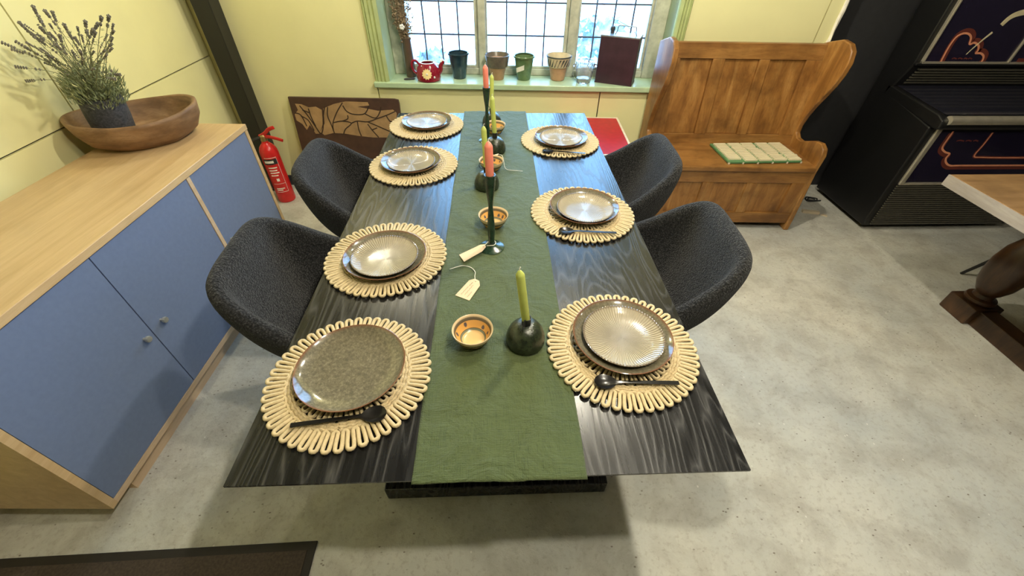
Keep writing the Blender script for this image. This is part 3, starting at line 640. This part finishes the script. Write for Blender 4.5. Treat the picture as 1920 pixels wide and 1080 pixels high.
MB().prism([(-.012, .7625), (.405, .8000), (.405, .802), (-.012, .7645)], JY, .03, JW-.03).build('smoked_top', K['jshelf'], ju, 0)
MB().tube([(.035, -.040, .742), (JW-.035, -.040, .742)], .024, 14).build('chrome_bar', K['chrome'], ju)
MB().box(.02, JW-.02, .392, .404, .797, .808).build('chrome_strip', K['chrome'], ju, 0)
for k in range(6):
    s = k/6; MB().box(.05, JW-.03, .383-.055*s-.010, .40, .815+.10*s, .815+.10*s+.009).build('band_rib', K['jgrille'], ju, 0)
MB().box(-.002, JW, .312, .335, .925, .940).build('ledge', K['jblack'], ju, 0, bev=.004)
YU = 1.895+.322
def up_pt(u, v, off=0): p = at(1680+u*.2222, v*.2222, 'y', YU-off); return (p.x-2.46, p.z)
ul = up_pt(215, 545)[0]; ur = up_pt(895, 575)[0]
ap_up = MB().box(ul, ur, .322, .332, .945, 1.30).build('art_panel', K['jpanel'], ju, 0)
MB().box(ur+.012, JW-.04, .322, .332, .945, 1.30).build('art_panel', K['jpanel'], ju, 0)
for (a, c, e, f_) in ((ul-.010, ul, .940, 1.31), (ur, ur+.012, .940, 1.31), (ul-.01, JW-.03, .936, .948), (ul-.01, JW-.03, 1.30, 1.312)): MB().box(a, c, .312, .332, e, f_).build('chrome_frame', K['chrome'], ju, 0, bev=.002)
def ribbon(pts, w, off, name, mat, y):
    pts = spline([Vector((p[0], p[1], 0)) for p in pts], 5); rows = []
    for i, p in enumerate(pts):
        t = (pts[min(i+1, len(pts)-1)]-pts[max(i-1, 0)]).normalized(); n = Vector((-t.y, t.x, 0)); ww = w[0]+(w[1]-w[0])*i/(len(pts)-1) if isinstance(w, tuple) else w
        rows.append([(p.x+n.x*s*ww, y-d, p.y+n.y*s*ww) for (s, d) in ((-.5, 0), (-.5, off), (.5, off), (.5, 0))])
    MB().grid(rows, closed_v=True).build(name, mat, ap_up if y > .1 else ap_lo, 0)
np_ = [up_pt(*p) for p in ((370, 535), (430, 420), (495, 325), (555, 285), (610, 285), (632, 318), (620, 372), (660, 360), (695, 385), (690, 425), (672, 448), (715, 450), (738, 478), (722, 520), (692, 546))]
ribbon([(x+.004, z+.009) for x, z in np_], .030, .0008, 'artwork_glow', K['halo'], .322); ribbon(np_, .0095, .0014, 'artwork_line', K['neon'], .322)
ribbon([up_pt(*p) for p in ((590, 460), (700, 362), (812, 272))], (.002, .011), .002, 'artwork_needle', K['cprint'], .322)
ribbon([up_pt(*p) for p in ((888, 212), (960, 148), (1040, 112), (1150, 95), (1260, 120))], (.022, .034), .002, 'artwork_arm', K['cprint'], .322)
for (u0, u1) in ((470, 512), (520, 560), (570, 600), (608, 640)): ribbon([up_pt(u0, 497), up_pt((u0+u1)/2, 490), up_pt(u1, 497)], .006, .0014, 'artwork_lettering', K['halo'], .322)
p0 = up_pt(985, 540); MB().box(p0[0], p0[0]+.22, .318, .324, p0[1]-.006, p0[1]+.008).build('title_strip', K['cprint'], ju, 0); MB().box(p0[0]+.01, p0[0]+.22, .318, .324, p0[1]+.012, p0[1]+.03).build('title_strip', K['halo'], ju, 0)
def lo_pt(u, v): p = at(1500+u*.4074, v*.4074, 'y', 1.890); return (p.x-2.46, p.z)
l1 = [lo_pt(*p) for p in ((706, 605), (680, 640), (655, 680), (668, 700), (688, 708), (672, 728), (672, 748), (690, 762), (730, 762))]; l1 += [(l1[-1][0]+.15, l1[-1][1]), (JW-.12, l1[-1][1])]
ribbon([(x-.002, z-.010) for x, z in l1], .030, .0008, 'artwork_glow', K['halo'], -.004); ribbon(l1, .010, .0014, 'artwork_line', K['neon'], -.004)
l2 = [lo_pt(*p) for p in ((888, 610), (845, 665), (802, 718), (840, 724), (930, 726))]; l2 += [(JW-.16, l2[-1][1])]
ribbon(l2, .018, .0008, 'artwork_glow', K['halo'], -.004); ribbon(l2, .006, .0014, 'artwork_line', K['neon'], -.004)
for (u0, u1) in ((720, 755), (762, 790), (796, 820)): ribbon([lo_pt(u0, 650), lo_pt((u0+u1)/2, 646), lo_pt(u1, 650)], .007, .0014, 'artwork_lettering', K['halo'], -.004)

# ------------------------------------------------------------------ old oak table on the right
ot = thing('refectory_table', 'old oak draw leaf table with bulbous turned legs and low stretcher', 'table', (2.5, 0, 0))
X0 = 1.905-2.5
MB().box(X0, 1.3, -1.3, 1.180, .720, .768).build('tabletop', K['t2'], ot, 0, bev=.003)
MB().box(X0-.004, X0+.004, -1.302, 1.182, .7215, .7665).build('edge_band', K['t2e'], ot, 0)
lg = [(.060, .10), (.066, .112), (.062, .125), (.045, .132), (.040, .150), (.052, .165), (.074, .21), (.086, .27), (.088, .33), (.078, .40), (.055, .455), (.045, .48), (.058, .50), (.058, .52), (.045, .535), (.050, .60), (.0005, .60)]
for y in (1.105, -.9):
    MB().box(-.08, .075, y-.075, y+.075, 0, .100).build('foot_block', K['t2leg'], ot, 0, bev=.006)
    MB().lathe(lg, 28, (0, y, 0)).build('leg', K['t2leg'], ot); MB().box(-.06, .06, y-.06, y+.06, .595, .722).build('leg_block', K['t2leg'], ot, 0)
MB().box(-.045, .045, -.83, 1.035, .0, .088).build('stretcher', K['t2leg'], ot, 0, bev=.005)
MB().box(-.03, .0, -.84, 1.05, .62, .722).build('apron', K['t2leg'], ot, 0)

# ------------------------------------------------------------------ red topped low table, leaning panel, extinguisher
rt = thing('side_table', 'low table with crimson top and cream edge in front of window wall', 'side table', (.60, 2.13, 0), R(-3))
MB().box(-.20, .20, -.28, .28, .542, .556).build('tabletop', K['redtop'], rt, 0)
for (a, c, e, f_) in ((-.212, -.20, -.292, .292), (.20, .212, -.292, .292), (-.2, .2, -.292, -.28), (-.2, .2, .28, .292)): MB().box(a, c, e, f_, .530, .559).build('edging', K['cream'], rt, 0)
for sx in (-1, 1):
    for sy in (-1, 1): MB().tube([(sx*.175, sy*.25, 0), (sx*.165, sy*.235, .542)], [.012, .016], 10).build('leg', K['cream'], rt)

pa = thing('carved_panel', 'dark brown wooden panel with tan cracked tree design leaning on wall', 'panel', tuple(WP(-.965, -.115, 0)), WA)
PH, PWd = .655, .72; lean = math.atan2(.085, PH)
def pp(u, z, d): return (u, math.sin(lean)*z-math.cos(lean)*d, math.cos(lean)*z+math.sin(lean)*d)
def pxp(u, v):                                   # photo pixel -> panel plane
    c = (470+u*.2778, 170+v*.2778); o_ = WP(-.965, -.115, 0)
    d = _f + _r*((c[0]-960)/FPX) - _u*((c[1]-540)/FPX)
    R3 = Matrix.Rotation(WA, 3, 'Z'); n = R3 @ Vector((0, -math.cos(lean), math.sin(lean))); q0 = o_+R3 @ Vector(pp(0, 0, .020))
    X = CAM+d*((q0-CAM).dot(n)/d.dot(n)); L = R3.transposed() @ (X-o_)
    return (max(-PWd/2+.008, min(PWd/2-.008, L.x)), max(.01, min(PH-.012, (L.z-math.sin(lean)*.02)/math.cos(lean))))
MB().prism([(-PWd/2, 0), (PWd/2, 0), (PWd/2, PH-.03), (PWd/2-.004, PH-.006), (PWd/2-.03, PH), (-PWd/2, PH)], pp, 0, .020).build('board', K['brown'], pa, 0, bev=.003); bo = pa.children[0]
def inlay(pts): MB().prism([pxp(*p) for p in pts], pp, .0195, .0215).build('inlay', K['tan'], bo, 0)
inlay([(490, 120), (560, 90), (640, 72), (790, 78), (800, 100), (720, 108), (860, 136), (960, 128), (985, 150), (985, 260), (930, 316), (830, 316), (720, 304), (640, 290), (560, 285), (500, 300), (470, 280), (500, 220)])
inlay([(300, 88), (345, 92), (390, 112), (440, 108), (480, 130), (488, 220), (468, 290), (440, 290), (400, 230), (380, 265), (350, 225), (310, 200), (298, 160), (320, 130)])
def crack(pts, w=.007):
    q = spline([Vector((*pxp(*p), 0)) for p in pts], 4); rows = []
    for i, p in enumerate(q):
        t = (q[min(i+1, len(q)-1)]-q[max(i-1, 0)]).normalized(); n = Vector((-t.y, t.x, 0))*w*.5
        rows.append([pp(p.x-n.x, p.y-n.y, .021), pp(p.x-n.x, p.y-n.y, .0225), pp(p.x+n.x, p.y+n.y, .0225), pp(p.x+n.x, p.y+n.y, .021)])
    MB().grid(rows, closed_v=True).build('burnt_line', K['bline'], bo, 0)
for c in ([(620, 80), (580, 150), (556, 220), (560, 270)], [(520, 110), (520, 170), (545, 230), (568, 290)], [(500, 110), (490, 180), (490, 250), (480, 290)], [(622, 100), (650, 140), (700, 160), (770, 155), (800, 100)], [(770, 155), (840, 185), (870, 150), (880, 110)], [(560, 215), (620, 205), (680, 220), (640, 260), (628, 295)], [(655, 165), (655, 190), (620, 205)], [(680, 220), (720, 205), (790, 210), (850, 190), (920, 165), (975, 140)], [(720, 205), (730, 260), (748, 306)], [(790, 210), (860, 240), (940, 275)], [(790, 225), (820, 265), (865, 315)], [(820, 265), (855, 250)], [(915, 168), (940, 205), (975, 215)], [(330, 100), (380, 160), (430, 230), (470, 290)], [(390, 120), (410, 180), (440, 240)], [(350, 130), (400, 150)], [(340, 170), (390, 200), (430, 270)], [(300, 150), (340, 165), (380, 240)]): crack(c)

ex = thing('fire_extinguisher', 'red fire extinguisher with black horn standing by the corner post', 'fire extinguisher', (-1.492, 2.352, 0))
MB().lathe([(.050, 0), (.056, .006), (.0575, .02), (.0575, .345), (.055, .368), (.046, .392), (.030, .410), (.021, .418), (.020, .430), (.0005, .430)], 32).build('cylinder', K['red'], ex); cyl = ex.children[0]
MB().lathe([(.019, .428), (.021, .436), (.019, .462), (.012, .470), (.0005, .472)], 16).build('valve', K['brass'], ex)
MB().tube(spline([(-.02, 0, .458), (.02, -.003, .478), (.055, -.006, .505), (.095, -.010, .520)], 4), .0065, 8, flat=1.7).build('lever', K['red'], ex)
MB().tube(spline([(-.018, 0, .455), (.03, -.004, .458), (.08, -.010, .450), (.125, -.014, .436)], 4), .0065, 8, flat=1.7).build('carry_handle', K['red'], ex)
MB().tube(spline([(-.018, -.004, .452), (-.062, -.02, .440), (-.092, -.03, .405), (-.094, -.03, .36)], 5), .010, 10).build('hose', K['rubber'], ex)
MB().lathe([(.016, .37), (.022, .33), (.030, .16), (.036, .10), (.030, .10), (.0005, .14)], 18, (-.092, -.028, 0)).build('horn', K['horn'], ex)
def curved(a0, a1, z0, z1, r, name, mat):
    rows = [[(r2*math.cos(R(a)), r2*math.sin(R(a)), z) for a in [a0+25+(a1-a0)*k/10 for k in range(11)]] for (z, r2) in ((z0, r-.0006), (z0, r), (z1, r), (z1, r-.0006))]
    MB().grid(rows).build(name, mat, cyl, 30)
curved(215, 300, .288, .325, .0584, 'label_band', K['rubber']); curved(222, 278, .298, .314, .0590, 'label_lettering', K['white'])
for z, a1 in ((.262, 285), (.243, 280), (.226, 288), (.207, 276), (.110, 284), (.098, 270)): curved(232, a1, z, z+.007, .0584, 'label_lettering', K['white'])
curved(255, 272, .168, .188, .0584, 'label_lettering', K['white'])
for (a0, a1, z0, z1) in ((226, 302, .332, .3345), (226, 302, .086, .0885), (300.5, 302, .086, .334), (226, 302, .148, .1495)): curved(a0, a1, z0, z1, .0584, 'label_border', K['white'])

# ------------------------------------------------------------------ window sill
ZS = .7455
def pot(name, label, x, y, parts, cat='pot', n=32):
    t = thing(name, label, cat, (x, y, ZS)); 
    for nm, pr, m in parts: MB().lathe(pr, n, cap=nm not in ('rim', 'collar')).build(nm, m, t)
    return t
def cup(r0, r1, h, lip=.004): return [(r0*.94, 0), (r0, .004), (r1, h), (r1-lip, h+.001), (r0-lip-.002, .02), (.0005, .018)]
pot('cup', 'tall navy blue glazed beaker pot on the window sill', -.213, 2.605, [('body', cup(.042, .063, .140), K['dkblue']), ('rim', [(.0625, .136), (.0685, .139), (.0690, .146), (.0655, .149), (.0600, .147)], K['dkblue'])])
pot('flowerpot', 'terracotta pot with smoky brown glazed collar on the window sill', .035, 2.585, [('body', [(.038, 0), (.041, .003), (.050, .052), (.052, .054), (.058, .085), (.054, .085), (.038, .02), (.0005, .02)], K['terra']), ('collar', [(.058, .072), (.067, .078), (.078, .132), (.079, .142), (.075, .144), (.069, .13), (.052, .07)], K['terrad']), ('soil', [(.071, .118), (.0005, .12)], K['terra'])])
g1 = pot('flowerpot', 'sage green glazed pot with a blank white sticker on the sill', .206, 2.58, [('body', cup(.043, .062, .130), K['gpot']), ('rim', [(.0615, .126), (.0685, .130), (.0700, .137), (.0665, .141), (.0600, .138)], K['gpot'])])
rows = [[((.0445+.137*z+e)*math.cos(R(a)), (.0445+.137*z+e)*math.sin(R(a)), z+.05*(0)+.0004*(a-262)) for a in [212+8*k for k in range(8)]] for (z, e) in ((.066, 0), (.066, .0035), (.094, .0035), (.094, 0))]
MB().grid(rows).build('sticker', K['white'], g1, 30)
d1 = pot('flowerpot', 'terracotta flowerpot with brush striped cream collar on the sill', .428, 2.575, [('body', [(.040, 0), (.044, .003), (.060, .083), (.055, .083), (.040, .02), (.0005, .02)], K['terra']), ('collar', [(.060, .078), (.0685, .083), (.0790, .132), (.0810, .141), (.0765, .144), (.070, .13), (.055, .075)], K['collar'])])
MB().lathe([(.0765, .1435), (.0800, .1445), (.0818, .140), (.0805, .136)], 32, cap=False).build('rim', K['dpaint'], d1)
for k in range(11):
    a0 = R(195+k*16); rows = []
    for q in range(6):
        s = q/5; z = .086+.044*s; r = .0690+.2*(z-.083)+.0012; a = a0+.22*s; w = .050+.03*math.sin(3*s+k)
        rows.append([(r*math.cos(a-w), r*math.sin(a-w), z), (r*math.cos(a+w), r*math.sin(a+w), z)])
    MB().grid(rows).build('brush_stroke', K['dpaint'], d1, 60)
# teapot
tp = thing('teapot', 'small maroon teapot with cream flower and white rim, lidless', 'teapot', (-.408, 2.560, ZS))
MB().lathe([(.066, 0), (.074, .004), (.077, .018), (.075, .045), (.066, .075), (.050, .096), (.044, .102), (.040, .100), (.045, .09), (.06, .06), (.06, .01), (.0005, .008)], 36).build('body', K['teapot'], tp)
MB().lathe([(.039, .099), (.0415, .104), (.0470, .102), (.0455, .098)], 32, cap=False).build('rim', K['whiteglaze'], tp)
MB().tube(spline([(.058, -.01, .035), (.078, -.012, .06), (.086, -.014, .09), (.104, -.016, .116)], 5), [.018-.0005*i for i in range(16)], 12).build('spout', K['teapot'], tp)
MB().tube(spline([(.088, -.014, .106), (.104, -.016, .1195)], 3), [.0105, .0112, .0105, .010], 10).build('spout_rim', K['whiteglaze'], tp)
MB().tube(spline([(-.050, -.006, .090), (-.070, -.008, .112), (-.092, -.010, .108), (-.098, -.010, .080), (-.088, -.008, .052), (-.070, -.006, .036)], 5), .0075, 10).build('handle', K['teapot'], tp)
fl = MB(); ca, cz = R(270), .050
def onp(a, z):
    pr = [(.077, .018), (.075, .045), (.066, .075), (.050, .096)]; r = .077
    for (r0, z0), (r1, z1) in zip(pr, pr[1:]):
        if z0 <= z <= z1: r = r0+(r1-r0)*(z-z0)/(z1-z0)
    return Vector((r*math.cos(a), r*math.sin(a), z))
pe = [onp(ca+(.032 if k % 2 else .025)*math.cos(math.pi*k/12)/.072, cz+(.032 if k % 2 else .025)*math.sin(math.pi*k/12))*1.0 for k in range(24)]
pe = [Vector((p.x*1.03, p.y*1.03, p.z)) for p in pe]; cc = onp(ca, cz)*1.0; cc = Vector((cc.x*1.04, cc.y*1.04, cz))
fl.v = [tuple(cc)]+[tuple(p) for p in pe]; fl.f = [(0, 1+k, 1+(k+1) % 24) for k in range(24)]
fl.build('flower_motif', K['petal'], tp, 60)
MB().ball((cc.x*1.0, cc.y*1.0, cz), .007, 10, 6, (1, .35, 1)).build('flower_eye', K['white'], tp)
for a, z, r in ((305, .03, .007), (292, .085, .006), (235, .09, .004), (285, .068, .005)): p = onp(R(a), z); MB().ball((p.x, p.y, z), r, 8, 5, (1, .5, 1)).build('flower_dot', K['whiteglaze'], tp)
o = MB().tube([(-.035, 0, .006), (-.02, 0, .006), (.03, 0, .006), (.036, 0, .006)], [.003, .006, .006, .002], 10).build('pen', K['dark'], None, loc=(-.533, 2.552, ZS), rot=(0, 0, R(12))); tag(o, 'short dark stub lying behind the maroon teapot on the sill', 'pen')
# dried flowers
dv = thing('dried_flower_vase', 'tall brown vase of dried grasses against the window frame', 'vase', (-.530, 2.630, ZS))
MB().lathe([(.030, 0), (.032, .004), (.031, .06), (.027, .14), (.024, .205), (.026, .222), (.022, .222), (.02, .2), (.0005, .19)], 20).build('vase', K['vase'], dv)
gb = MB(); hb = MB()
for k in range(80):
    a = random.uniform(0, 6.28); r = random.uniform(.005, .062); H = random.uniform(.26, .70)
    tipp = Vector((r*math.cos(a)*1.2-.015, r*math.sin(a)*.55, H)); pth = spline([(0, 0, .15), (tipp.x*.6, tipp.y*.6, .27), tipp], 4); gb.tube(pth, .0012, 4)
    for w in range(9):
        p = pth[-1-w % 6].lerp(pth[-2-w % 6], random.random()); hb.ball(p+Vector((random.gauss(0, .006), random.gauss(0, .005), random.gauss(0, .006))), random.uniform(.003, .006), 5, 4)
s1 = gb.build('dried_stems', K['dry'], dv, 60); s1['kind'] = 'stuff'; s2 = hb.build('seed_heads', K['dry'], dv, 60); s2['kind'] = 'stuff'
wf = MB()
for k in range(5): wf.ball((-.012+.009*math.cos(k*1.26), -.035, .285+.009*math.sin(k*1.26)), .008, 8, 5, (1, .5, 1))
wf.build('white_bloom', K['whiteglaze'], dv, 60)
# cut glass pail
gl = thing('glass_pail', 'small cut glass ice pail with lug handles beside the tin', 'glass pail', (.588, 2.508, ZS))
def gmod(k, a, r, z): return (r+(.003 if (a+k) % 2 else 0) if 1 <= k <= 9 else r, z)
MB().lathe([(.040, 0)]+[(.042+.0021*k, .006+.0125*k) for k in range(10)]+[(.064, .130), (.057, .130), (.044, .030), (.0005, .026)], 28, mod=gmod).build('pail', K['glass'], gl, 10)
for s in (-1, 1): MB().ball((s*.066, 0, .100), .011, 8, 6, (1, .8, 1)).build('lug', K['glass'], gl, 10)
MB().tube(spline([(-.066, 0, .100), (-.074, -.010, .06), (-.068, -.024, .034), (-.05, -.034, .022)], 5), .0013, 6).build('wire_handle', K['tintop'], gl)
# tin
tn = thing('petrol_tin', 'square aubergine petrol tin with wire handle at the sill end', 'tin', (.665, 2.520, ZS), R(-24))
TW, TD, TH = .235, .125, .262
MB().box(0, TW, 0, TD, 0, TH).build('body', K['tin'], tn, 0, bev=.004)
MB().box(-.002, TW+.002, -.002, TD+.002, TH-.004, TH+.006).build('top_plate', K['tintop'], tn, 0, bev=.003)
MB().box(-.0015, TW+.0015, -.0015, TD+.0015, 0, .008).build('bottom_seam', K['tin'], tn, 0)
MB().tube(spline([(.075, .05, TH+.004), (.085, .05, TH+.020), (.090, .05, TH+.046), (.10, .05, TH+.052), (.185, .05, TH+.052), (.196, .05, TH+.046), (.200, .05, TH+.020), (.207, .05, TH+.004)], 4), .003, 8).build('wire_handle', K['tintop'], tn)
MB().lathe([(.012, TH), (.012, TH+.018), (.015, TH+.020), (.015, TH+.034), (.010, TH+.040), (.0005, TH+.040)], 14, (.052, .085, 0)).build('cap', K['dark'], tn)

# ------------------------------------------------------------------ floor things
dm = thing('doormat', 'dark brown doormat with darker edge lying on the concrete', 'doormat', (-1.10, -.20, 0), R(1.1))
MB().box(-.50, .515, -.32, .32, 0, .006).build('edging', K['matedge'], dm, 0, bev=.002); MB().box(-.475, .490, -.295, .293, .0055, .0085).build('pile', K['mat'], dm, 0)
p = at(1520, 397, 'z', .01); o = MB().box(-.055, .055, -.014, .014, 0, .018).build('wood_offcut', K['pale'], None, 0, .001, (p.x, p.y, 0), (0, 0, R(-14))); tag(o, 'pale timber offcut on the floor beside the settle foot', 'wood offcut')
p = at(1546, 402, 'z', .01); o = MB().prism([(-.02, -.012), (.022, -.004), (.012, .016), (-.008, .012)], lambda a, c, d: (a, c, d), 0, .007).build('wood_splinter', K['pale'], None, 0, 0, (p.x, p.y, 0), (0, 0, R(-50))); tag(o, 'small pale splinter of wood beside the timber offcut', 'wood splinter')
p = at(1530, 386, 'z', .01); rr = random.Random(3); o = MB().tube(spline([(.06*math.cos(k*1.7)*(.4+.1*k), .035*math.sin(k*1.7)*(.4+.1*k), .006+.004*(k % 2)) for k in range(8)], 5), .0045, 6).build('cable', K['rubber'], None, 60, 0, (p.x+.03, p.y+.10, 0)); tag(o, 'tangled dark cable on the floor between settle and jukebox', 'cable')
